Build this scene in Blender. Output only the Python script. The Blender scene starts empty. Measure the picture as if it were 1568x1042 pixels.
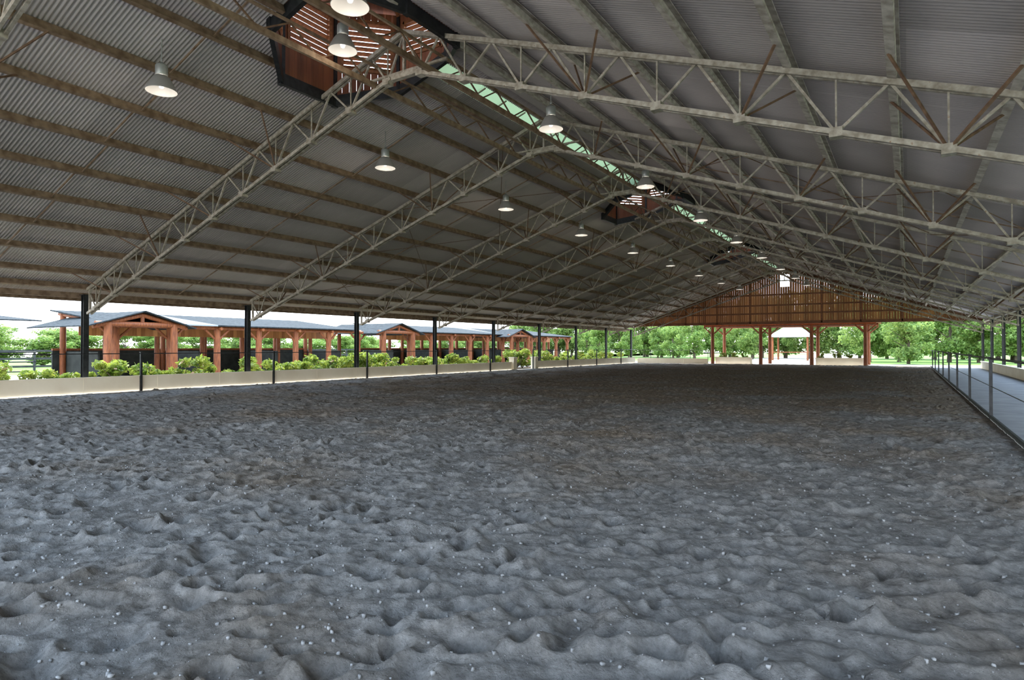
import bpy, math, random
import numpy as np
from mathutils import Vector, Matrix
random.seed(7); rng=np.random.default_rng(7)
scene=bpy.context.scene
CAMZ=1.6
XR=-9.4; XL=-24.0; XE=4.9
SL=0.348
HR=7.2
def roofz(x): return CAMZ+HR-SL*abs(x-XR)
K0=10.4; BAY=6.3
YN=K0-2*BAY; YF=K0+8*BAY
OA=1.9; CX0=-10.15
CUPC=[10.0,27.8,46.0]
CUP=[(c-OA,c+OA) for c in CUPC]
SK0,SK1=-10.2,-9.72   # ridge skylight strip
def octh(x,grow=0):
    a=OA+grow; dx=abs(x-CX0)
    return 0 if dx>=a else min(a,a*math.sqrt(2)-dx)
def incup(x,y,grow=0):
    return any(abs(y-c)<octh(x,grow) for c in CUPC)

# ------------------------------------------------------------ materials
def newmat(name):
    m=bpy.data.materials.new(name); m.use_nodes=True
    nt=m.node_tree; b=nt.nodes['Principled BSDF']; return m,nt,b
def N(nt,t,**kw):
    n=nt.nodes.new(t)
    for k,v in kw.items(): setattr(n,k,v)
    return n
def noisemat(name,c1,c2,scale=5,rough=.7,metal=0,bump=0,detail=6,bscale=None,stretch=None,c3=None,spec=None):
    m,nt,b=newmat(name)
    tc=N(nt,'ShaderNodeTexCoord'); mp=N(nt,'ShaderNodeMapping')
    if stretch: mp.inputs['Scale'].default_value=stretch
    nt.links.new(tc.outputs['Object'],mp.inputs['Vector'])
    n=N(nt,'ShaderNodeTexNoise'); n.inputs['Scale'].default_value=scale; n.inputs['Detail'].default_value=detail
    nt.links.new(mp.outputs[0],n.inputs['Vector'])
    r=N(nt,'ShaderNodeValToRGB'); r.color_ramp.elements[0].position=.35; r.color_ramp.elements[1].position=.65
    r.color_ramp.elements[0].color=(*c1,1); r.color_ramp.elements[1].color=(*c2,1)
    if c3:
        e=r.color_ramp.elements.new(.75); e.color=(*c3,1)
    nt.links.new(n.outputs['Fac'],r.inputs[0]); nt.links.new(r.outputs[0],b.inputs['Base Color'])
    b.inputs['Roughness'].default_value=rough; b.inputs['Metallic'].default_value=metal
    if spec is not None: b.inputs['Specular IOR Level'].default_value=spec
    if bump:
        n2=N(nt,'ShaderNodeTexNoise'); n2.inputs['Scale'].default_value=bscale or scale*4; n2.inputs['Detail'].default_value=8
        nt.links.new(mp.outputs[0],n2.inputs['Vector'])
        bp=N(nt,'ShaderNodeBump'); bp.inputs['Strength'].default_value=1; bp.inputs['Distance'].default_value=bump
        nt.links.new(n2.outputs['Fac'],bp.inputs['Height']); nt.links.new(bp.outputs[0],b.inputs['Normal'])
    return m
M_truss=noisemat('galv_steel',(.22,.18,.135),(.42,.365,.30),9,.6,.1,c3=(.22,.11,.05))
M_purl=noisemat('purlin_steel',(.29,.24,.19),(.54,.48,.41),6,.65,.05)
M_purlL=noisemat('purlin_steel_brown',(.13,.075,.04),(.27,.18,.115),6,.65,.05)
M_rust=noisemat('rusty_brace',(.09,.045,.025),(.18,.10,.055),10,.8)
M_black=noisemat('black_steel',(.012,.013,.014),(.03,.03,.032),8,.45,.3)
M_cream=noisemat('cream_panel',(.78,.66,.48),(.86,.75,.57),1.2,.7,bump=.002)
M_conc=noisemat('concrete',(.22,.23,.25),(.30,.31,.33),1.5,.85,bump=.004)
M_ground=noisemat('gravel_ground',(.42,.37,.30),(.55,.49,.41),.6,.95,bump=.01,bscale=20)
M_lawn=noisemat('lawn_grass',(.08,.17,.02),(.16,.27,.045),1.0,.95,bump=.03,bscale=25)
M_soil=noisemat('garden_soil',(.05,.035,.02),(.1,.07,.045),4,.95,bump=.03)
M_log=noisemat('log_timber',(.17,.045,.013),(.32,.095,.028),3,.6,stretch=(6,6,1),bump=.006)
M_beamw=noisemat('timber_beam',(.14,.045,.015),(.26,.095,.03),3,.6,stretch=(1,6,6))
M_slate=noisemat('slate_roof',(.022,.026,.028),(.055,.06,.062),4,.9,stretch=(1,3,1),bump=.01,spec=.1)
M_dark=noisemat('dark_screen',(.01,.015,.012),(.03,.035,.03),3,.8)
M_bark=noisemat('bark',(.07,.05,.035),(.16,.12,.09),6,.9,stretch=(4,4,1),bump=.02)
M_alu=noisemat('spun_aluminium',(.26,.26,.25),(.40,.40,.38),5,.4,.4)
M_stone=noisemat('pale_clod',(.16,.165,.17),(.32,.32,.32),30,.9)
M_greyr=noisemat('pavilion_roof',(.22,.23,.24),(.32,.33,.33),3,.6)

def boardmat(name,cA,cB,w=.2):
    m,nt,b=newmat(name)
    tc=N(nt,'ShaderNodeTexCoord'); sp=N(nt,'ShaderNodeSeparateXYZ'); nt.links.new(tc.outputs['Object'],sp.inputs[0])
    ad=N(nt,'ShaderNodeMath',operation='ADD'); nt.links.new(sp.outputs[0],ad.inputs[0]); nt.links.new(sp.outputs[1],ad.inputs[1])
    dv=N(nt,'ShaderNodeMath',operation='DIVIDE'); dv.inputs[1].default_value=w; nt.links.new(ad.outputs[0],dv.inputs[0])
    fl=N(nt,'ShaderNodeMath',operation='FLOOR'); nt.links.new(dv.outputs[0],fl.inputs[0])
    wn=N(nt,'ShaderNodeTexWhiteNoise',noise_dimensions='1D'); nt.links.new(fl.outputs[0],wn.inputs['W'])
    mp=N(nt,'ShaderNodeMapping'); mp.inputs['Scale'].default_value=(12,12,.8); nt.links.new(tc.outputs['Object'],mp.inputs[0])
    n=N(nt,'ShaderNodeTexNoise'); n.inputs['Scale'].default_value=2; nt.links.new(mp.outputs[0],n.inputs[0])
    mx=N(nt,'ShaderNodeMath',operation='ADD'); nt.links.new(wn.outputs[0],mx.inputs[0]); nt.links.new(n.outputs['Fac'],mx.inputs[1])
    ml=N(nt,'ShaderNodeMath',operation='MULTIPLY'); ml.inputs[1].default_value=.5; nt.links.new(mx.outputs[0],ml.inputs[0])
    r=N(nt,'ShaderNodeValToRGB'); r.color_ramp.elements[0].position=.2;r.color_ramp.elements[1].position=.8
    r.color_ramp.elements[0].color=(*cA,1); r.color_ramp.elements[1].color=(*cB,1)
    nt.links.new(ml.outputs[0],r.inputs[0]); nt.links.new(r.outputs[0],b.inputs['Base Color']); b.inputs['Roughness'].default_value=.6
    return m
M_board=boardmat('cedar_boards',(.26,.085,.02),(.60,.25,.08))
M_redb=boardmat('red_boards',(.13,.038,.016),(.26,.08,.032))

def sheetmat():
    m,nt,b=newmat('corrugated_sheet')
    tc=N(nt,'ShaderNodeTexCoord'); sp=N(nt,'ShaderNodeSeparateXYZ'); nt.links.new(tc.outputs['Object'],sp.inputs[0])
    def cell(o,w):
        d=N(nt,'ShaderNodeMath',operation='DIVIDE'); d.inputs[1].default_value=w; nt.links.new(sp.outputs[o],d.inputs[0])
        f=N(nt,'ShaderNodeMath',operation='FLOOR'); nt.links.new(d.outputs[0],f.inputs[0]); return f
    cx=cell(0,4.02); cy=cell(1,2.28)
    cb=N(nt,'ShaderNodeCombineXYZ'); nt.links.new(cx.outputs[0],cb.inputs[0]); nt.links.new(cy.outputs[0],cb.inputs[1])
    wn=N(nt,'ShaderNodeTexWhiteNoise',noise_dimensions='3D'); nt.links.new(cb.outputs[0],wn.inputs['Vector'])
    r=N(nt,'ShaderNodeValToRGB'); r.color_ramp.elements[0].color=(.38,.33,.305,1); r.color_ramp.elements[1].color=(.56,.485,.455,1)
    nt.links.new(wn.outputs['Value'],r.inputs[0]); 
    n=N(nt,'ShaderNodeTexNoise'); n.inputs['Scale'].default_value=.8; n.inputs['Detail'].default_value=6; nt.links.new(tc.outputs['Object'],n.inputs[0])
    mx=N(nt,'ShaderNodeMix',data_type='RGBA',blend_type='MULTIPLY'); mx.inputs[0].default_value=.3
    nt.links.new(r.outputs[0],mx.inputs[6]); nt.links.new(n.outputs['Fac'],mx.inputs[7]); nt.links.new(mx.outputs[2],b.inputs['Base Color'])
    b.inputs['Roughness'].default_value=.42; b.inputs['Metallic'].default_value=.0
    return m
M_sheet=sheetmat()

def transmat(name,col,tr=.8):
    m,nt,b=newmat(name)
    b.inputs['Base Color'].default_value=(*col,1); b.inputs['Roughness'].default_value=.5
    t=N(nt,'ShaderNodeBsdfTranslucent'); t.inputs[0].default_value=(*col,1)
    mx=N(nt,'ShaderNodeMixShader'); mx.inputs[0].default_value=tr
    nt.links.new(b.outputs[0],mx.inputs[1]); nt.links.new(t.outputs[0],mx.inputs[2])
    nt.links.new(mx.outputs[0],nt.nodes['Material Output'].inputs[0]); return m
M_sky=transmat('skylight_polycarbonate',(.35,.41,.31),.75)
M_poly=transmat('white_polycarbonate',(.45,.48,.48),.6)

def leafmat(name,c1,c2,c3=None):
    m,nt,b=newmat(name)
    oi=N(nt,'ShaderNodeTexCoord'); n=N(nt,'ShaderNodeTexNoise'); n.inputs['Scale'].default_value=2.5; n.inputs['Detail'].default_value=8
    nt.links.new(oi.outputs['Object'],n.inputs[0])
    r=N(nt,'ShaderNodeValToRGB'); r.color_ramp.elements[0].position=.35;r.color_ramp.elements[1].position=.65
    r.color_ramp.elements[0].color=(*c1,1); r.color_ramp.elements[1].color=(*c2,1)
    nt.links.new(n.outputs['Fac'],r.inputs[0]); nt.links.new(r.outputs[0],b.inputs['Base Color']); b.inputs['Roughness'].default_value=.6
    t=N(nt,'ShaderNodeBsdfTranslucent'); nt.links.new(r.outputs[0],t.inputs[0])
    mx=N(nt,'ShaderNodeMixShader'); mx.inputs[0].default_value=.5
    nt.links.new(b.outputs[0],mx.inputs[1]); nt.links.new(t.outputs[0],mx.inputs[2])
    nt.links.new(mx.outputs[0],nt.nodes['Material Output'].inputs[0]); return m
M_leaf=leafmat('tree_leaves',(.09,.18,.03),(.36,.46,.13))
M_shrub=leafmat('shrub_leaves',(.08,.15,.015),(.42,.47,.08))
M_flower=noisemat('rose_petals',(.85,.75,.5),(.8,.35,.3),3,.7)

m,nt,b=newmat('lamp_glow'); b.inputs['Emission Color'].default_value=(1,.96,.88,1); b.inputs['Emission Strength'].default_value=.7; M_glow=m

def sandmat():
    m,nt,b=newmat('arena_sand')
    tc=N(nt,'ShaderNodeTexCoord')
    def noise(s,d=8,r=.5):
        n=N(nt,'ShaderNodeTexNoise'); n.inputs['Scale'].default_value=s; n.inputs['Detail'].default_value=d; n.inputs['Roughness'].default_value=r
        nt.links.new(tc.outputs['Object'],n.inputs[0]); return n
    n1=noise(11,9,.68); r1=N(nt,'ShaderNodeValToRGB')
    r1.color_ramp.elements[0].position=.32; r1.color_ramp.elements[1].position=.70
    r1.color_ramp.elements[0].color=(.105,.103,.10,1); r1.color_ramp.elements[1].color=(.29,.288,.282,1)
    nt.links.new(n1.outputs['Fac'],r1.inputs[0])
    # darker, browner footing toward the middle and far end of the arena
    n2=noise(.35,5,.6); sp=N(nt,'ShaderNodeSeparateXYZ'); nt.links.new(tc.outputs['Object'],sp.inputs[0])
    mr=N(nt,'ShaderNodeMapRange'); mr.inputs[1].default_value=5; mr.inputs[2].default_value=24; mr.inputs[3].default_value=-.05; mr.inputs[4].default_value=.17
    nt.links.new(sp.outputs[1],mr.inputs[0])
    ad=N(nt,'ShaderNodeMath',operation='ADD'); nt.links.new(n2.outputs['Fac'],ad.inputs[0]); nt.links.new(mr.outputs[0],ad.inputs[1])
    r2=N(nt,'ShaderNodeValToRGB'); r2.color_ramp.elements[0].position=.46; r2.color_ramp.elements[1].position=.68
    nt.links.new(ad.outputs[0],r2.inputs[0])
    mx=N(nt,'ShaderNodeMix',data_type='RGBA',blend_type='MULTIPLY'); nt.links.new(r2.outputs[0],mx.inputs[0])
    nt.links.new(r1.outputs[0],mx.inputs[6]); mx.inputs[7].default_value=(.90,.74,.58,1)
    v=N(nt,'ShaderNodeTexVoronoi'); v.inputs['Scale'].default_value=45; nt.links.new(tc.outputs['Object'],v.inputs['Vector'])
    lt=N(nt,'ShaderNodeMath',operation='LESS_THAN'); lt.inputs[1].default_value=.13; nt.links.new(v.outputs['Distance'],lt.inputs[0])
    sepc=N(nt,'ShaderNodeSeparateColor'); nt.links.new(v.outputs['Color'],sepc.inputs[0])
    gt=N(nt,'ShaderNodeMath',operation='GREATER_THAN'); gt.inputs[1].default_value=.93; nt.links.new(sepc.outputs[0],gt.inputs[0])
    mu=N(nt,'ShaderNodeMath',operation='MULTIPLY'); nt.links.new(lt.outputs[0],mu.inputs[0]); nt.links.new(gt.outputs[0],mu.inputs[1])
    mx2=N(nt,'ShaderNodeMix',data_type='RGBA'); nt.links.new(mu.outputs[0],mx2.inputs[0]); nt.links.new(mx.outputs[2],mx2.inputs[6]); mx2.inputs[7].default_value=(.38,.39,.39,1)
    nt.links.new(mx2.outputs[2],b.inputs['Base Color']); b.inputs['Roughness'].default_value=.95
    b.inputs['Specular IOR Level'].default_value=.2
    n3=noise(40,10,.7); bp=N(nt,'ShaderNodeBump'); bp.inputs['Strength'].default_value=1; bp.inputs['Distance'].default_value=.025
    nt.links.new(n3.outputs['Fac'],bp.inputs['Height']); 
    n4=noise(9,6,.6); bp2=N(nt,'ShaderNodeBump'); bp2.inputs['Strength'].default_value=1; bp2.inputs['Distance'].default_value=.04
    nt.links.new(n4.outputs['Fac'],bp2.inputs['Height']); nt.links.new(bp.outputs[0],bp2.inputs['Normal'])
    nt.links.new(bp2.outputs[0],b.inputs['Normal'])
    return m
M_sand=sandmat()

# ------------------------------------------------------------ mesh builder
class MB:
    def __init__(s): s.v=[]; s.f=[]; s.m=[]; s.sm=[]
    def add(s,vs,fs,mi=0,smooth=False):
        o=len(s.v); s.v+= [tuple(v) for v in vs]
        for f in fs: s.f.append([i+o for i in f]); s.m.append(mi); s.sm.append(smooth)
    def box(s,a,b,mi=0):
        x0,y0,z0=a; x1,y1,z1=b
        s.add([(x0,y0,z0),(x1,y0,z0),(x1,y1,z0),(x0,y1,z0),(x0,y0,z1),(x1,y0,z1),(x1,y1,z1),(x0,y1,z1)],
              [(3,2,1,0),(4,5,6,7),(0,1,5,4),(1,2,6,5),(2,3,7,6),(3,0,4,7)],mi)
    def beam(s,p,q,w,h,mi=0,up=(0,0,1)):
        p=Vector(p);q=Vector(q);d=(q-p).normalized();u=Vector(up)
        if abs(d.dot(u))>.98:u=Vector((0,1,0))
        r=d.cross(u).normalized();u=r.cross(d).normalized()
        vs=[]
        for c in (p,q):
            for a,b_ in ((-1,-1),(1,-1),(1,1),(-1,1)): vs.append(c+r*a*w/2+u*b_*h/2)
        s.add(vs,[(3,2,1,0),(4,5,6,7),(0,1,5,4),(1,2,6,5),(2,3,7,6),(3,0,4,7)],mi)
    def cyl(s,p,q,r0,r1=None,n=10,mi=0,caps=True):
        r1=r0 if r1 is None else r1
        p=Vector(p);q=Vector(q);d=(q-p).normalized();u=Vector((0,0,1))
        if abs(d.dot(u))>.95:u=Vector((0,1,0))
        r=d.cross(u).normalized();u=r.cross(d).normalized()
        vs=[]
        for c,rr in ((p,r0),(q,r1)):
            for i in range(n):
                a=2*math.pi*i/n; vs.append(c+r*math.cos(a)*rr+u*math.sin(a)*rr)
        s.add(vs,[(i,(i+1)%n,n+(i+1)%n,n+i) for i in range(n)],mi,True)
        if caps: s.add(vs[:n],[tuple(range(n))[::-1]],mi); s.add(vs[n:],[tuple(range(n))],mi)
    def lathe(s,c,prof,n=24,mi=0):
        vs=[]
        for r,z in prof:
            for i in range(n):
                a=2*math.pi*i/n; vs.append((c[0]+r*math.cos(a),c[1]+r*math.sin(a),c[2]+z))
        fs=[]
        for j in range(len(prof)-1):
            for i in range(n): fs.append((j*n+i,j*n+(i+1)%n,(j+1)*n+(i+1)%n,(j+1)*n+i))
        s.add(vs,fs,mi,True)
    def mesh(s,name,mats):
        me=bpy.data.meshes.new(name); me.from_pydata(s.v,[],s.f)
        for m in mats: me.materials.append(m)
        me.polygons.foreach_set('material_index',s.m); me.polygons.foreach_set('use_smooth',s.sm); me.update(); return me
    def obj(s,name,mats,loc=(0,0,0)):
        return put(name,s.mesh(name,mats),loc)
def put(name,me,loc=(0,0,0),rz=0,sc=1):
    o=bpy.data.objects.new(name,me); scene.collection.objects.link(o); o.location=loc; o.rotation_euler=(0,0,rz)
    o.scale=(sc,sc,sc) if not isinstance(sc,tuple) else sc
    return o
def npmesh(name,co,quads,mats,smooth=True):
    me=bpy.data.meshes.new(name); me.vertices.add(len(co)); me.vertices.foreach_set('co',co.astype(np.float32).ravel())
    n=len(quads); me.loops.add(n*4); me.loops.foreach_set('vertex_index',quads.astype(np.int32).ravel())
    me.polygons.add(n); me.polygons.foreach_set('loop_start',np.arange(n,dtype=np.int32)*4)
    me.polygons.foreach_set('loop_total',np.full(n,4,np.int32)); me.polygons.foreach_set('use_smooth',np.full(n,smooth))
    for m in mats: me.materials.append(m)
    me.update(calc_edges=True); me.validate(); return me

# ------------------------------------------------------------ sand
tab=rng.random((256,256))
def vn(x,y,s,seed):
    x=x/s+seed*17.3; y=y/s+seed*9.1
    xi=np.floor(x).astype(int); yi=np.floor(y).astype(int); fx=x-xi; fy=y-yi
    fx=fx*fx*(3-2*fx); fy=fy*fy*(3-2*fy)
    a=tab[xi%256,yi%256];b=tab[(xi+1)%256,yi%256];c=tab[xi%256,(yi+1)%256];d=tab[(xi+1)%256,(yi+1)%256]
    return (a*(1-fx)+b*fx)*(1-fy)+(c*(1-fx)+d*fx)*fy-.5
def graded(a0,a1,fine_end,step,g,mx):
    out=[a0];st=step;x=a0;sgn=1 if a1>a0 else -1
    while (a1-x)*sgn>0:
        if (x-fine_end)*sgn>0: st=min(st*g,mx)
        x+=st*sgn; out.append(x)
    out[-1]=a1; return np.array(out)
SX0,SX1=-23.44,1.495
gx=graded(SX1,SX0,-8.5,.016,1.008,.08)[::-1]
gy=np.concatenate([np.linspace(-4,.9,40),graded(.92,61.5,9,.016,1.006,.12)])
X,Y=np.meshgrid(gx,gy)
c,s_=math.cos(.56),math.sin(.56)
U=X*c+Y*s_; V=-X*s_+Y*c
mask=np.clip(.45+2.2*vn(X,Y,3.0,7)+.16*(X+3),0,1)
Z=.04*vn(X,Y,1.1,1)+.046*vn(U*.55,V,.26,2)+.026*vn(X*.9+.3*Y,Y,.13,3)+.014*vn(U,V,.06,4)+.009*vn(X,Y,.031,5)
Z+=np.sin((V+.45*vn(X,Y,1.1,6)+.12*vn(X,Y,.3,8))*2*math.pi/.21)*.015*mask
npit=15500
px=rng.uniform(SX0,SX1,npit); py=61*rng.random(npit)**1.25
for i in range(npit):
    R=rng.uniform(.06,.11); dp=rng.uniform(.025,.085)
    if rng.random()<.35: R*=.6; dp*=.6
    i0,i1=np.searchsorted(gx,[px[i]-3.3*R,px[i]+3.3*R]); j0,j1=np.searchsorted(gy,[py[i]-3.3*R,py[i]+3.3*R])
    if i1-i0<2 or j1-j0<2: continue
    xx=X[j0:j1,i0:i1]-px[i]; yy=Y[j0:j1,i0:i1]-py[i]
    a=rng.normal(.56,.6); e=rng.uniform(1,1.7); xr=(xx*math.cos(a)+yy*math.sin(a))/e; yr=-xx*math.sin(a)+yy*math.cos(a)
    q=(xr**2+yr**2)/R**2
    Z[j0:j1,i0:i1]+= -dp*np.exp(-q**1.7)+dp*.32*np.exp(-(np.sqrt(q)-1.5)**2*6)*(1-.6*np.tanh(yr/R))
edge=np.clip(np.minimum(X-SX0,SX1-X)/.3,0,1); Z=Z*(.25+.75*edge)+.03
co=np.stack([X,Y,Z],-1).reshape(-1,3)
nx=len(gx);ny=len(gy); ii=(np.arange(ny-1)[:,None]*nx+np.arange(nx-1)[None,:]).ravel()
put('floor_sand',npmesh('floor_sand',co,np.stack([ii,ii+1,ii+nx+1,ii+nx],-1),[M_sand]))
def zat(x,y):
    i=np.clip(np.searchsorted(gx,x),1,nx-1); j=np.clip(np.searchsorted(gy,y),1,ny-1); return Z[j,i]
nc=13000
cx=rng.uniform(-9,1.4,nc); cy=1+11*rng.random(nc)**1.3; cz=zat(cx,cy); cr=.0025+.014*rng.random(nc)**5
base=np.array([(-1,-1,-1),(1,-1,-1),(1,1,-1),(-1,1,-1),(-1,-1,1),(1,-1,1),(1,1,1),(-1,1,1)],float)*.6
bf=np.array([(3,2,1,0),(4,5,6,7),(0,1,5,4),(1,2,6,5),(2,3,7,6),(3,0,4,7)])
vs=base[None]*cr[:,None,None]*(1+.5*(rng.random((nc,8,3))-.5)*2)
an=rng.uniform(0,6.28,nc); ca,sa=np.cos(an)[:,None],np.sin(an)[:,None]
vs=np.stack([vs[...,0]*ca-vs[...,1]*sa,vs[...,0]*sa+vs[...,1]*ca,vs[...,2]],-1)
vs+=np.stack([cx,cy,cz+cr*.3],-1)[:,None,:]
put('sand_clods',npmesh('sand_clods',vs.reshape(-1,3),(bf[None]+8*np.arange(nc)[:,None,None]).reshape(-1,4),[M_stone],True))

# ------------------------------------------------------------ outside ground
def slab(mb,x0,x1,y0,y1,z,mi=0,th=.3): mb.box((x0,y0,z-th),(x1,y1,z),mi)
b_=MB(); 
slab(b_,-160,SX0-.02,-120,220,-.02); slab(b_,SX0-.02,1.5,61.6,220,-.02); slab(b_,1.5,120,-120,220,-.02); slab(b_,SX0-.02,1.5,-120,-3.9,-.02)
b_.obj('ground',[M_ground])
b_=MB()
for r_ in ((-6,60,70,200),(-60,-19,72,200),(-120,-44,-60,200),(9,60,-40,70)): slab(b_,*r_,-.005,0,.013)
b_.obj('lawn',[M_lawn])
b_=MB(); slab(b_,1.545,4.6,-6,66,.02,0,.03); b_.obj('concrete_walkway',[M_conc])
b_=MB(); slab(b_,-26.9,-24.6,-6,60,.01,0,.02); b_.obj('garden_bed',[M_soil])

# ------------------------------------------------------------ roof sheets
co=[];qd=[];off=0
def sheet(y0,y1,fa,fb):
    global off
    n=int((y1-y0)/(.08/6)); ys=np.linspace(y0,y1,n); w=.018*np.sin(ys*2*math.pi/.08)
    k=5; A=np.array([fa(y) for y in ys]); B=np.array([fb(y) for y in ys]); tt=np.linspace(0,1,k)
    P=np.zeros((k,n,3)); P[...,0]=A[None]*(1-tt[:,None])+B[None]*tt[:,None]; P[...,1]=ys[None]
    P[...,2]=CAMZ+HR-SL*np.abs(P[...,0]-XR)+w[None]+.03
    i=(np.arange(k-1)[:,None]*n+np.arange(n-1)[None]).ravel()+off
    co.append(P.reshape(-1,3)); qd.append(np.stack([i,i+1,i+n+1,i+n],-1)); off+=k*n
def cst(v): return lambda y:v
def oct_at(cc,s): return lambda y: CX0+s*min(OA,OA*math.sqrt(2)-abs(y-cc))
yy=YN
for cc in CUPC+[None]:
    a=YF+.5 if cc is None else cc-OA
    sheet(yy,a,cst(XL-.7),cst(SK0)); sheet(yy,a,cst(SK1),cst(XR)); sheet(yy,a,cst(XR),cst(XE+.7))
    if cc is not None:
        ro=oct_at(cc,1)
        sheet(a,cc+OA,cst(XL-.7),oct_at(cc,-1)); sheet(a,cc+OA,lambda y:min(ro(y),XR),cst(XR)); sheet(a,cc+OA,lambda y:max(ro(y),XR),cst(XE+.7)); yy=cc+OA
put('ceiling',npmesh('ceiling',np.concatenate(co),np.concatenate(qd),[M_sheet]))
mb=MB(); yy=YN; zA,zB=roofz(SK0)+.055,roofz(SK1)+.055
for a,b2 in CUP+[(YF+.5,0)]:
    y=yy
    while y<a-.05:
        e=min(y+1.05,a)
        v=[(SK0-.06,y,zA-.02),(SK1+.06,y,zB+.02),(SK1+.06,e,zB+.02),(SK0-.06,e,zA-.02)]; v+=[(p,q,r+.012) for p,q,r in v]
        mb.add(v,[(3,2,1,0),(4,5,6,7),(0,1,5,4),(1,2,6,5),(2,3,7,6),(3,0,4,7)],0)
        mb.beam((SK0,y+.02,zA-.06),(SK1,y+.02,zB-.06),.04,.03,1); y+=1.05
    yy=b2
mb.obj('ridge_skylight',[M_sky,M_truss])

# ------------------------------------------------------------ purlins
PT=[.98+1.37*k for k in range(10)]+[14.4]
PZ=.10
for sgn in (-1,1):
    for t in PT:
        x=XR+sgn*t; z=roofz(x)-PZ+.005
        if sgn<0 and t<1: x=XR-1.05; z=roofz(x)-PZ+.005
        mb=MB(); segs=[]; yy=YN; h=octh(x)
        if h>0:
            for cc in CUPC: segs.append((yy,cc-h)); yy=cc+h
        segs.append((yy,YF+.4))
        nrm=Vector((sgn*SL,0,1)).normalized(); sl=Vector((sgn*1,0,-SL)).normalized()
        fw=.09 if sgn<0 else .115
        for a,b2 in segs:
            c0=Vector((x,a,z)); c1=Vector((x,b2,z))
            mb.beam(c0,c1,.012,.17,0,up=nrm)
            for e in (-.08,.08):
                mb.beam(c0+nrm*e+sl*fw*.45,c1+nrm*e+sl*fw*.45,fw,.012,0,up=nrm)
            mb.beam(c0+sl*(fw-.006)-nrm*.065,c1+sl*(fw-.006)-nrm*.065,.01,.03,0,up=nrm)
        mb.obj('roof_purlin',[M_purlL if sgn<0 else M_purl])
mb=MB()
for k in range(-2,8):
    for sgn in (-1,1):
        y=K0+(k+.5)*BAY
        for i in range(10):
            ta,tb=PT[i],PT[i+1]; xa=XR+sgn*ta; xb=XR+sgn*tb
            if incup(xa,y,.2): continue
            off_=.0 if i%2 else .12
            mb.beam((xa,y+off_,roofz(xa)-.15),(xb,y+off_,roofz(xb)-.15),.03,.03)
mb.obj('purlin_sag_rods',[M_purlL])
# diagonal roof-plane cross bracing rods in some bays
mb=MB()
for k in (1,4,7):
    for sgn in (-1,1):
        y0=K0+k*BAY; y1=y0+BAY
        for ta,tb in ((1.5,5.8),(5.8,10.0),(10.0,14.2)):
            xa,xb=XR+sgn*ta,XR+sgn*tb
            if incup(xa,y0+1,.6) or incup(xa,y1-1,.6): continue
            mb.cyl((xa,y0,roofz(xa)-.24),(xb,y1,roofz(xb)-.24),.011,n=6); mb.cyl((xa,y1,roofz(xa)-.27),(xb,y0,roofz(xb)-.27),.011,n=6)
mb.obj('roof_bracing_rods',[M_rust])

# ------------------------------------------------------------ trusses
def truss(y):
    mb=MB(); TD=.84
    top=lambda x: roofz(x)-.22
    for sgn in (-1,1):
        tend=14.35
        P=lambda t,dz=0,dy=0: Vector((XR+sgn*t,y+dy,top(XR+sgn*t)+dz))
        for dy in (-.05,.05): mb.beam(P(0,0,dy),P(tend,0,dy),.05,.09)
        for dy in (-.06,.06): mb.beam(P(.35,-TD,dy),P(tend-.05,-TD,dy),.055,.08)
        ts=[0]+PT
        for i in range(len(ts)-1):
            a,b3=ts[i],min(ts[i+1],tend); m_=(a+b3)/2
            mb.beam(P(a),P(m_,-TD),.04,.04,0); mb.beam(P(m_,-TD),P(b3),.04,.04,0)
            mb.beam(P(m_),P(m_,-TD),.025,.025,0)
            mb.box(tuple(P(m_,-TD-.07,-.09)-Vector((.09,0,0))),tuple(P(m_,-TD+.07,.09)+Vector((.09,0,0))),0)
        mb.beam(P(tend-.1,0),P(tend-.1,-TD),.07,.07)
        for i in (1,3,5,7,9):
            t=(PT[i]+PT[i-1])/2
            for sy in (-1,1):
                tgt=Vector((XR+sgn*PT[i],y+sy*.95,roofz(XR+sgn*PT[i])-.18))
                tg2=Vector((XR+sgn*PT[i-1],y+sy*.95,roofz(XR+sgn*PT[i-1])-.18))
                if incup(tgt.x,tgt.y,.3) or incup(tg2.x,tg2.y,.3): continue
                mb.beam(P(t,-TD),tgt,.035,.035,1)
                if i in (3,7): mb.beam(P(t,-TD),tg2,.03,.03,1)
    mb.beam((XR-.4,y,top(XR)-TD-.12),(XR+.4,y,top(XR)-TD-.12),.12,.1)
    mb.beam((XR,y,top(XR)-TD-.1),(XR,y,top(XR)),.06,.06)
    mb.beam((XR-1.2,y,top(XR-1.2)-.45),(XR+1.2,y,top(XR-1.2)-.45),.05,.05)
    return mb.obj('roof_truss',[M_truss,M_rust])
for k in range(-2,9): truss(K0+k*BAY)
for dx in (-.8,.8):
    mb=MB(); z=roofz(XR+dx)-.26-.72
    mb.beam((XR+dx,YN,z),(XR+dx,YF,z),.07,.12,0)
    for k in range(-2,8):
        y=K0+k*BAY
        for j in range(4):
            ya=y+.4+j*1.4
            mb.beam((XR+dx,ya,z),(XR+dx,ya+.7,z+.42),.03,.03,1)
            mb.beam((XR+dx,ya+.7,z+.42),(XR+dx,ya+1.4,z),.03,.03,1)
    mb.beam((XR+dx,YN,z+.44),(XR+dx,YF,z+.44),.05,.05,0)
    mb.obj('ridge_lattice_beam',[M_purlL,M_rust])

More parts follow.
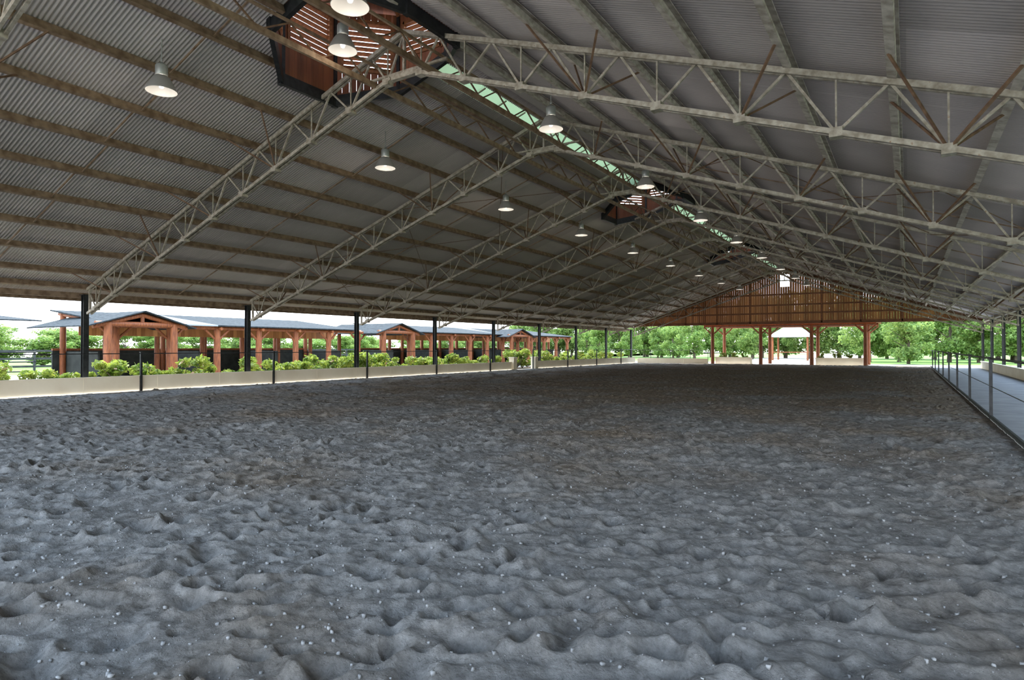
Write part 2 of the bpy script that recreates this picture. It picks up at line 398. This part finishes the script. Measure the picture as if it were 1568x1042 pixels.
# ------------------------------------------------------------ columns & eave beams
for k in range(-2,9):
    y=K0+k*BAY
    for x in (XL,XE):
        mb=MB(); ztop=roofz(x)-.3; w=.17
        mb.box((-w/2,-.09,0),(-w/2+.016,.09,ztop)); mb.box((w/2-.016,-.09,0),(w/2,.09,ztop)); mb.box((-w/2+.016,-.007,0),(w/2-.016,.007,ztop))
        mb.box((-.16,-.16,0),(.16,.16,.02)); mb.box((-.14,-.12,ztop-.02),(.14,.12,ztop))
        mb.obj('steel_column',[M_black],(x,y,.0))
for x,s in ((XL-.25,-1),(XE+.25,1)):
    mb=MB(); z=roofz(x)-.2
    mb.box((x-.04,YN,z-.12),(x+.04,YF+.3,z+.06))
    xo=x+s*.5; g=.22
    mb.box((xo-.08,YN,roofz(xo)-g),(xo+.08,YF+.4,roofz(xo)-g+.01)); mb.box((xo-.08,YN,roofz(xo)-g),(xo-.07,YF+.4,roofz(xo)-.0)); mb.box((xo+.07,YN,roofz(xo)-g),(xo+.08,YF+.4,roofz(xo)+.0))
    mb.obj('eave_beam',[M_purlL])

# ------------------------------------------------------------ octagonal cupolas
for cc in CUPC:
    mb=MB(); zt=CAMZ+8.45; t_=math.tan(math.pi/8)
    V8=[(OA,-OA*t_),(OA,OA*t_),(OA*t_,OA),(-OA*t_,OA),(-OA,OA*t_),(-OA,-OA*t_),(-OA*t_,-OA),(OA*t_,-OA)]
    V8=[Vector((CX0+a,cc+b,0)) for a,b in V8]
    CC=Vector((CX0,cc,0))
    for j in range(8):
        p,q=V8[j],V8[(j+1)%8]; L=(q-p).length; n=9; d=(q-p)/L
        nrm=Vector((d.y,-d.x,0))
        wz0,wz1=CAMZ+6.95,CAMZ+8.2
        if max(roofz(p.x),roofz(q.x))>CAMZ+6.85: wz0=CAMZ+7.35
        for i in range(n):
            a=p+d*(L*i/n); b2=p+d*(L*(i+1)/n-.006); mid=(a+b2)/2
            zb=min(roofz(a.x),roofz(b2.x))-.2
            segs=[(zb,zt)]
            if 1<=i<=7: segs=[(zb,wz0),(wz1,zt)]
            for s0,s1 in segs: mb.beam(Vector((mid.x,mid.y,s0)),Vector((mid.x,mid.y,s1)),.04,(b2-a).length,0,up=d)
        a=p+d*(L*1/n); b2=p+d*(L*8/n)
        z=wz0+.06
        while z<wz1-.03:
            mb.beam(Vector((a.x,a.y,z)),Vector((b2.x,b2.y,z)),.10,.02,1,up=Vector((0,0,1))+nrm*.75); z+=.125
        for e in (a,b2): mb.beam(Vector((e.x,e.y,wz0-.05)),Vector((e.x,e.y,wz1+.05)),.1,.08,1,up=d)
        for z in (wz0,wz1): mb.beam(Vector((a.x,a.y,z)),Vector((b2.x,b2.y,z)),.1,.07,1)
        mb.beam(Vector((p.x,p.y,roofz(p.x)-.3)),Vector((p.x,p.y,zt)),.12,.12,3)
        mb.beam(Vector((p.x,p.y,roofz(p.x)-.15)),Vector((q.x,q.y,roofz(q.x)-.15)),.1,.26,3)
        mb.beam(Vector((p.x,p.y,zt)),Vector((CX0,cc,zt+1.0)),.08,.14,1)
        po=CC+(p-CC)*1.13; qo=CC+(q-CC)*1.13
        mb.add([(po.x,po.y,zt-.05),(qo.x,qo.y,zt-.05),(CX0,cc,zt+1.0),(po.x,po.y,zt-.01),(qo.x,qo.y,zt-.01),(CX0,cc,zt+1.05)],[(2,1,0),(3,4,5),(0,1,4,3)],0)
    mb.obj('roof_cupola',[M_redb,M_beamw,M_greyr,M_black])

# ------------------------------------------------------------ lamps
mb=MB()
mb.lathe((0,0,0),[(.285,0),(.29,.012),(.275,.03),(.235,.12),(.19,.21),(.15,.27),(.12,.30),(.115,.30),(.14,.265),(.18,.205),(.225,.115),(.265,.03),(.275,.01),(.285,0)],28,0)
mb.lathe((0,0,0),[(.001,.31),(.10,.31),(.115,.33),(.115,.50),(.10,.53),(.03,.54),(.025,.58),(.001,.58)],20,1)
mb.lathe((0,0,0),[(.001,.06),(.035,.07),(.055,.12),(.05,.18),(.03,.23),(.03,.30),(.001,.3)],14,2)
mb.cyl((-.03,0,.62),(.03,0,.62),.012,n=8,mi=1)
mb.cyl((0,0,.56),(0,0,.62),.012,n=8,mi=1)
mb.cyl((0,0,.62),(0,0,.74),.01,n=8,mi=1)
M_acr=transmat('acrylic_reflector',(.28,.27,.26),.3)
lm=mb.mesh('pendant_lamp',[M_acr,M_alu,M_glow,M_black])
def lamp(x,y,h):
    z=CAMZ+h; o=put('pendant_lamp',lm,(x,y,z)); 
    s=roofz(x)-.0-z
    m2=MB(); m2.cyl((0,0,.74),(0,0,s),.01,n=8); c=m2.obj('hanging_rod',[M_alu]); c.parent=o
    ld=bpy.data.lights.new('lamp_light','POINT'); ld.energy=20; ld.color=(1,.92,.8); ld.shadow_soft_size=.12
    lo=bpy.data.objects.new('lamp_light',ld); scene.collection.objects.link(lo); lo.parent=o; lo.location=(0,0,-.16)
for i in range(0,9): lamp(-12.5,6.75+BAY*i,5.08)
for i in range(-1,8): lamp(-7.1,12.95+BAY*i,5.15)
lamp(-9.6,8.8,5.98)

# ------------------------------------------------------------ kickboards & fences
KX=-23.5
def kb(mb,x0,y0,x1,y1,h=.56):
    L=math.hypot(x1-x0,y1-y0); n=max(1,round(L/2.4)); d=Vector((x1-x0,y1-y0,0))/n
    for i in range(n):
        p=Vector((x0,y0,h/2))+d*i; q=p+d; g=d.normalized()*.006
        mb.beam(p+g,q-g,.03,h,0)
    mb.beam((x0,y0,h+.015),(x1,y1,h+.015),.07,.03,0)
mb=MB(); kb(mb,KX,YN,KX,37.3); kb(mb,KX,40.3,KX,60.6)
for y in (37.3,40.3):
    mb.box((KX-.2,y-.2,0),(KX+.2,y+.2,.85)); mb.box((KX-.24,y-.24,.85),(KX+.24,y+.24,.92))
mb.obj('kickboard_wall',[M_cream])
mb=MB(); kb(mb,KX+.1,61.0,-16.3,61.0,.5); mb.obj('kickboard_wall',[M_cream])
mb=MB()
for i in range(-2,9):
    y=12+5.6*i; mb.box((KX+.02,y-.035,0),(KX+.09,y+.035,1.42)); mb.box((KX,y-.05,1.42),(KX+.1,y+.05,1.44))
mb.cyl((KX+.05,YN,1.38),(KX+.05,37.3,1.38),.018,n=6); mb.cyl((KX+.05,40.3,1.38),(KX+.05,60.8,1.38),.018,n=6)
for x in (-22,-20,-18,-16.3): mb.box((x-.02,61.03,0),(x+.02,61.07,1.35))
mb.cyl((KX,61.05,1.33),(-16.3,61.05,1.33),.016,n=6)
mb.obj('arena_rail_fence',[M_black])
mb=MB(); FX=1.52
y=.4
while y<62:
    mb.box((FX-.03,y-.03,0),(FX+.03,y+.03,1.38)); mb.box((FX-.05,y-.05,1.38),(FX+.05,y+.05,1.4)); y+=5.6
mb.cyl((FX,-3,1.36),(FX,61,1.36),.022,n=8); 
mb.box((FX-.02,-3,0),(FX+.02,61,.12),1)
mb.cyl((FX,-3,.75),(FX,61,.75),.008,n=6)
mb.obj('arena_rail_fence',[M_black,M_dark])
mb=MB(); mb.box((4.7,24,0.0),(4.85,60,.5)); mb.box((4.66,24,.5),(4.89,60,.55)); 
mb.obj('walkway_low_wall',[M_cream])

# ------------------------------------------------------------ far gable
mb=MB(); yg=YF+.25; zb=CAMZ+2.2; x=XL+.2
while x<XE-.2:
    xm=x+.1; zt=roofz(xm)-.0
    if zt>zb+.1:
        if abs(xm-XR)<.45:
            mb.box((x,yg,zb),(x+.192,yg+.03,CAMZ+5.5)); 
            if zt>CAMZ+6.65: mb.box((x,yg,CAMZ+6.6),(x+.192,yg+.03,zt))
        else: mb.box((x,yg,zb),(x+.192,yg+.03,zt))
    x+=.2
xs=(HR-2.2)/SL
mb.beam((XR-xs+.5,yg-.08,zb+.05),(XR+xs-.5,yg-.08,zb+.05),.1,.26,1)
for h in (3.1,3.85,4.8):
    xx=(HR-h)/SL-.4
    mb.beam((XR-xx,yg-.06,CAMZ+h),(XR+xx,yg-.06,CAMZ+h),.08,.14,1)
for dx in (-9,-6,-3,3,6,9): mb.beam((XR+dx,yg-.08,zb),(XR+dx,yg-.08,roofz(XR+dx)-.1),.12,.1,1)
for s in (-1,1):
    mb.beam((XR,yg-.1,roofz(XR)-.12),(XR+s*14.3,yg-.1,roofz(XR+14.3)-.12),.1,.3,1)
for q in (-.5,.5): mb.beam((XR+q,yg-.02,CAMZ+5.4),(XR+q,yg-.02,CAMZ+6.7),.08,.06,1)
mb.obj('wall_far_gable',[M_board,M_beamw])

# porch beyond the gable
mb=MB(); PX=[-16,-11.6,-7.3,-3.1]
for y in (61.6,66.2):
    for x in PX:
        mb.cyl((x,y,0),(x,y,CAMZ+2.0),.17,.15,n=12)
        for s in (-1,1): mb.cyl((x,y,CAMZ+1.2),(x+s*.8,y,CAMZ+1.95),.06,n=8)
    mb.cyl((PX[0]-.8,y,CAMZ+2.08),(PX[-1]+.8,y,CAMZ+2.08),.14,n=12)
for x in np.arange(PX[0]-.6,PX[-1]+.7,.9): mb.beam((x,61.3,CAMZ+2.35),(x,67,CAMZ+2.1),.08,.14,1)
mb.add([(-17,61.3,CAMZ+2.44),(-2.1,61.3,CAMZ+2.44),(-2.1,67.2,CAMZ+2.18),(-17,67.2,CAMZ+2.18),(-17,61.3,CAMZ+2.48),(-2.1,61.3,CAMZ+2.48),(-2.1,67.2,CAMZ+2.22),(-17,67.2,CAMZ+2.22)],[(3,2,1,0),(4,5,6,7),(0,1,5,4),(1,2,6,5),(2,3,7,6),(3,0,4,7)],1)
mb.obj('timber_porch',[M_log,M_beamw])
for x0,x1 in ((-15.8,-12.6),(-7.0,-3.3)):
    mb=MB(); y0=61.85
    mb.box((x0,y0,0),(x1,y0+.1,.62)); mb.box((x0,y0+.9,0),(x1,y0+1,.62)); mb.box((x0,y0+.1,0),(x0+.1,y0+.9,.62)); mb.box((x1-.1,y0+.1,0),(x1,y0+.9,.62)); mb.box((x0+.1,y0+.1,0),(x1-.1,y0+.9,.5),1)
    mb.box((x0-.05,y0-.05,.62),(x1+.05,y0+.12,.68)); mb.obj('planter_box',[M_cream,M_soil])
mb=MB(); gx0,gy0=-12.4,86
mb.add([(gx0-2.6,gy0-2.6,2.9),(gx0+2.6,gy0-2.6,2.9),(gx0+2.6,gy0+2.6,2.9),(gx0-2.6,gy0+2.6,2.9),(gx0,gy0,4.8)],[(0,1,4),(1,2,4),(2,3,4),(3,0,4),(3,2,1,0)],0)
for a in (-2,2):
    for c_ in (-2,2): mb.cyl((gx0+a,gy0+c_,0),(gx0+a,gy0+c_,2.95),.12,n=10,mi=1)
    mb.beam((gx0-2,gy0+a,1.0),(gx0+2,gy0+a,1.0),.06,.08,1)
mb.obj('garden_pavilion',[M_greyr,M_log])

# ------------------------------------------------------------ stable building on the left
SH=-.9
mb=MB(); ex,ez=-28.2+SH,CAMZ+1.05; rx,rz=-34.0+SH,CAMZ+1.75
def roofq(y0,y1,mi):
    t=.06
    v=[(ex,y0,ez),(ex,y1,ez),(rx,y1,rz),(rx,y0,rz)]
    v+=[(a,b,c+t) for a,b,c in v]
    mb.add(v,[(0,1,2,3),(7,6,5,4),(0,4,5,1),(1,5,6,2),(2,6,7,3),(3,7,4,0)],mi)
roofq(13.6,17,1); roofq(17,18.6,2); roofq(18.6,28,1); roofq(33,45,1); roofq(45,46.5,2); roofq(46.5,58,1)
for y in np.arange(14,58,2.4):
    if 29<y<33: continue
    mb.cyl((ex-.4,y,0),(ex-.4,y,ez),.17,.15,n=12); mb.cyl((rx+.4,y,0),(rx+.4,y,rz-.1),.14,.13,n=10)
    mb.cyl((ex-3,y+.8,0),(ex-3,y+.8,ez+.3),.13,.12,n=10)
    mb.cyl((ex,y,ez-.12),(rx,y,rz-.12),.08,n=8)
    for s in (-1,1): mb.cyl((ex-.4,y,ez-.75),(ex-.4,y+s*.65,ez-.15),.06,n=8)
for a,b2 in ((13.6,28.6),(33,58)):
    mb.cyl((ex-.4,a,ez-.06),(ex-.4,b2,ez-.06),.11,n=10)
    mb.box((rx+.2,a,0),(rx+.3,b2,1.45),3)
    mb.box((rx+.18,a,1.45),(rx+.32,b2,1.55),0)
    for y in np.arange(a+.5,b2,4.8): mb.box((rx+.3,y,0),(ex-2.2,y+.08,1.4),3)
    mb.box((ex-2.9,a,2.15),(ex-2.82,b2,2.7),4)
for yc in (14.6,31,46.3):
    px_=-27.9+SH*.6
    for s in (-1,1):
        mb.cyl((px_,yc+s*1.4,0),(px_,yc+s*1.4,CAMZ+1.05),.17,.15,n=12)
        mb.cyl((px_,yc+s*2.0,CAMZ+.88),(px_,yc,CAMZ+1.42),.10,n=10)
        v=[(px_+.3,yc,CAMZ+1.56),(px_+.3,yc+s*2.3,CAMZ+.86),(rx+1,yc+s*2.3,CAMZ+.86),(rx+1,yc,CAMZ+1.56)]; v+=[(a,b,c+.05) for a,b,c in v]
        mb.add(v,[(0,1,2,3),(7,6,5,4),(0,4,5,1),(1,5,6,2),(2,6,7,3),(3,7,4,0)],1)
    mb.cyl((px_,yc-1.9,CAMZ+1.0),(px_,yc+1.9,CAMZ+1.0),.12,n=10)
    mb.cyl((px_,yc,CAMZ+1.0),(px_,yc,CAMZ+1.4),.08,n=10)
mb.obj('timber_stable_building',[M_log,M_slate,M_poly,M_dark,M_board])
mb=MB()
for y in np.arange(-6,11,3.5):
    mb.box((-31.1,y-.06,0),(-30.9,y+.06,2.6)); mb.box((-37.1,y-.06,0),(-36.9,y+.06,3.1)); mb.beam((-30.6,y,2.6),(-37.4,y,3.1),.1,.16)
v=[(-30.5,-8,2.68),(-30.5,11.6,2.68),(-37.5,11.6,3.2),(-37.5,-8,3.2)]; v+=[(a,b,c+.05) for a,b,c in v]
mb.add(v,[(0,1,2,3),(7,6,5,4),(0,4,5,1),(1,5,6,2),(2,6,7,3),(3,7,4,0)],1)
for z in (.6,1.0,1.4): mb.cyl((-31,-8,z),(-31,11.6,z),.03,n=6)
mb.obj('open_shed',[M_black,M_slate])
mb=MB()
for y in np.arange(-20,70,3): mb.box((-43.05,y-.05,0),(-42.95,y+.05,1.5))
for z in (.5,.95,1.4): mb.box((-43.02,-20,z-.06),(-42.98,69,z+.06))
mb.obj('paddock_fence',[M_dark])

# ------------------------------------------------------------ plants
def leaves(n,blobs,size):
    w=np.array([b[3]**2 for b in blobs]); w/=w.sum(); idx=rng.choice(len(blobs),n,p=w); B=np.array(blobs)
    d=rng.normal(size=(n,3)); d/=np.linalg.norm(d,axis=1)[:,None]
    r=rng.random(n)**.33
    sc=np.stack([B[idx,3],B[idx,3],B[idx,3]*.75],-1)
    P=B[idx,:3]+d*r[:,None]*sc
    a=rng.normal(size=(n,3)); a/=np.linalg.norm(a,axis=1)[:,None]
    t=rng.normal(size=(n,3)); bb=np.cross(a,t); bb/=np.linalg.norm(bb,axis=1)[:,None]
    s=size*(.6+.8*rng.random(n))[:,None]
    return np.stack([P-a*s,P-bb*s*.45,P+a*s,P+bb*s*.45],1).reshape(-1,3)
def plantmesh(name,n,blobs,size,lm_,wood,fl=0):
    L=leaves(n,blobs,size); L[:,2]=np.maximum(L[:,2],.02)
    mb=MB()
    for w in wood: mb.cyl(*w,n=8,mi=1)
    nl=len(L)//4
    allv=[tuple(v) for v in L]; fs=[(4*i,4*i+1,4*i+2,4*i+3) for i in range(nl)]; ms=[0]*nl
    for i in range(fl): ms[rng.integers(nl)]=2
    o=len(allv); allv+=mb.v; fs+=[[i+o for i in f] for f in mb.f]; ms+=mb.m
    me=bpy.data.meshes.new(name); me.from_pydata(allv,[],fs); me.materials.append(lm_); me.materials.append(M_bark); me.materials.append(M_flower)
    me.polygons.foreach_set('material_index',ms); me.update(); return me
shr=[]
for v in range(5):
    bl=[(rng.uniform(-.5,.5),rng.uniform(-.6,.6),rng.uniform(.3,.8),rng.uniform(.14,.32)) for _ in range(9)]
    wd=[((0,0,0),(b[0],b[1],b[2]),.02,.008) for b in bl]
    shr.append(plantmesh('garden_shrub',1000,bl,.08,M_shrub,wd,60 if v%2 else 8))
y=-3
while y<59:
    y+=rng.uniform(.7,1.5)
    if 37.6<y<40: continue
    put('garden_shrub',shr[rng.integers(5)],(rng.uniform(-26.1,-25.4),y,.012),rng.uniform(0,6),rng.uniform(.7,1.5))
for x in (-15.2,-14.2,-13.2,-6.5,-5.4,-4.3): put('garden_shrub',shr[rng.integers(5)],(x,62.35,.5),rng.uniform(0,6),(.5,.4,.6))
trs=[]
for v in range(4):
    bl=[];wd=[((0,0,0),(.1,.05,3.2),.2,.13)]
    for _ in range(34):
        a=rng.uniform(0,6.28); zz=rng.uniform(.7,6.3); rr=rng.uniform(.2,2.5)*math.sqrt(max(.1,1-((zz-3.4)/3.6)**2))
        bl.append((rr*math.cos(a),rr*math.sin(a),zz,rng.uniform(.55,1.05)))
        if len(wd)<12: wd.append(((.1,.05,min(3.1,zz*.6)),bl[-1][:3],.06,.02))
    trs.append(plantmesh('leafy_tree',8000,bl,.15,M_leaf,wd))
def tree(x,y,s,sz=None): put('leafy_tree',trs[rng.integers(4)],(x,y,-.004),rng.uniform(0,6),(s,s,sz or s))
for x in np.arange(-60,48,3.0): tree(x+rng.uniform(-1,1),rng.uniform(98,104),rng.uniform(1.1,1.6))
for x in np.arange(-3,34,3.0): tree(x+rng.uniform(-1,1),rng.uniform(78,84),rng.uniform(.9,1.3))
for x in np.arange(-42,-17,3.4): tree(x,rng.uniform(84,92),rng.uniform(.7,1.0))
for y in np.arange(-45,110,2.2): tree(rng.uniform(-66,-60),y+rng.uniform(-1,1),rng.uniform(.8,1.0),rng.uniform(.42,.6))
for y in np.arange(10,76,4.0): tree(rng.uniform(15,18),y,rng.uniform(.9,1.2))
tree(0,72,.8)

# ------------------------------------------------------------ light & camera
w=bpy.data.worlds.new('world'); scene.world=w; w.use_nodes=True; nt=w.node_tree
bg=nt.nodes['Background']; tc=N(nt,'ShaderNodeTexCoord'); sp=N(nt,'ShaderNodeSeparateXYZ'); nt.links.new(tc.outputs['Generated'],sp.inputs[0])
r=N(nt,'ShaderNodeValToRGB'); r.color_ramp.elements[0].color=(.95,.98,1,1); r.color_ramp.elements[1].position=.6; r.color_ramp.elements[1].color=(.54,.74,1,1)
nt.links.new(sp.outputs[2],r.inputs[0]); nt.links.new(r.outputs[0],bg.inputs[0]); bg.inputs[1].default_value=6.6
sd=bpy.data.lights.new('sun','SUN'); sd.energy=8; sd.angle=.01; sd.color=(1,.94,.84)
so=bpy.data.objects.new('sun',sd); scene.collection.objects.link(so)
dirv=Vector((.30,-.55,-1.0))
so.rotation_euler=dirv.to_track_quat('-Z','Y').to_euler()
cam=bpy.data.cameras.new('camera'); co_=bpy.data.objects.new('camera',cam); scene.collection.objects.link(co_)
cam.sensor_width=36; cam.lens=36*960/1568; cam.clip_end=1000; cam.clip_start=.05
co_.location=(0,0,CAMZ); co_.rotation_euler=(math.radians(90.68),0,math.radians(32.3))
scene.camera=co_
scene.view_settings.view_transform='Standard'
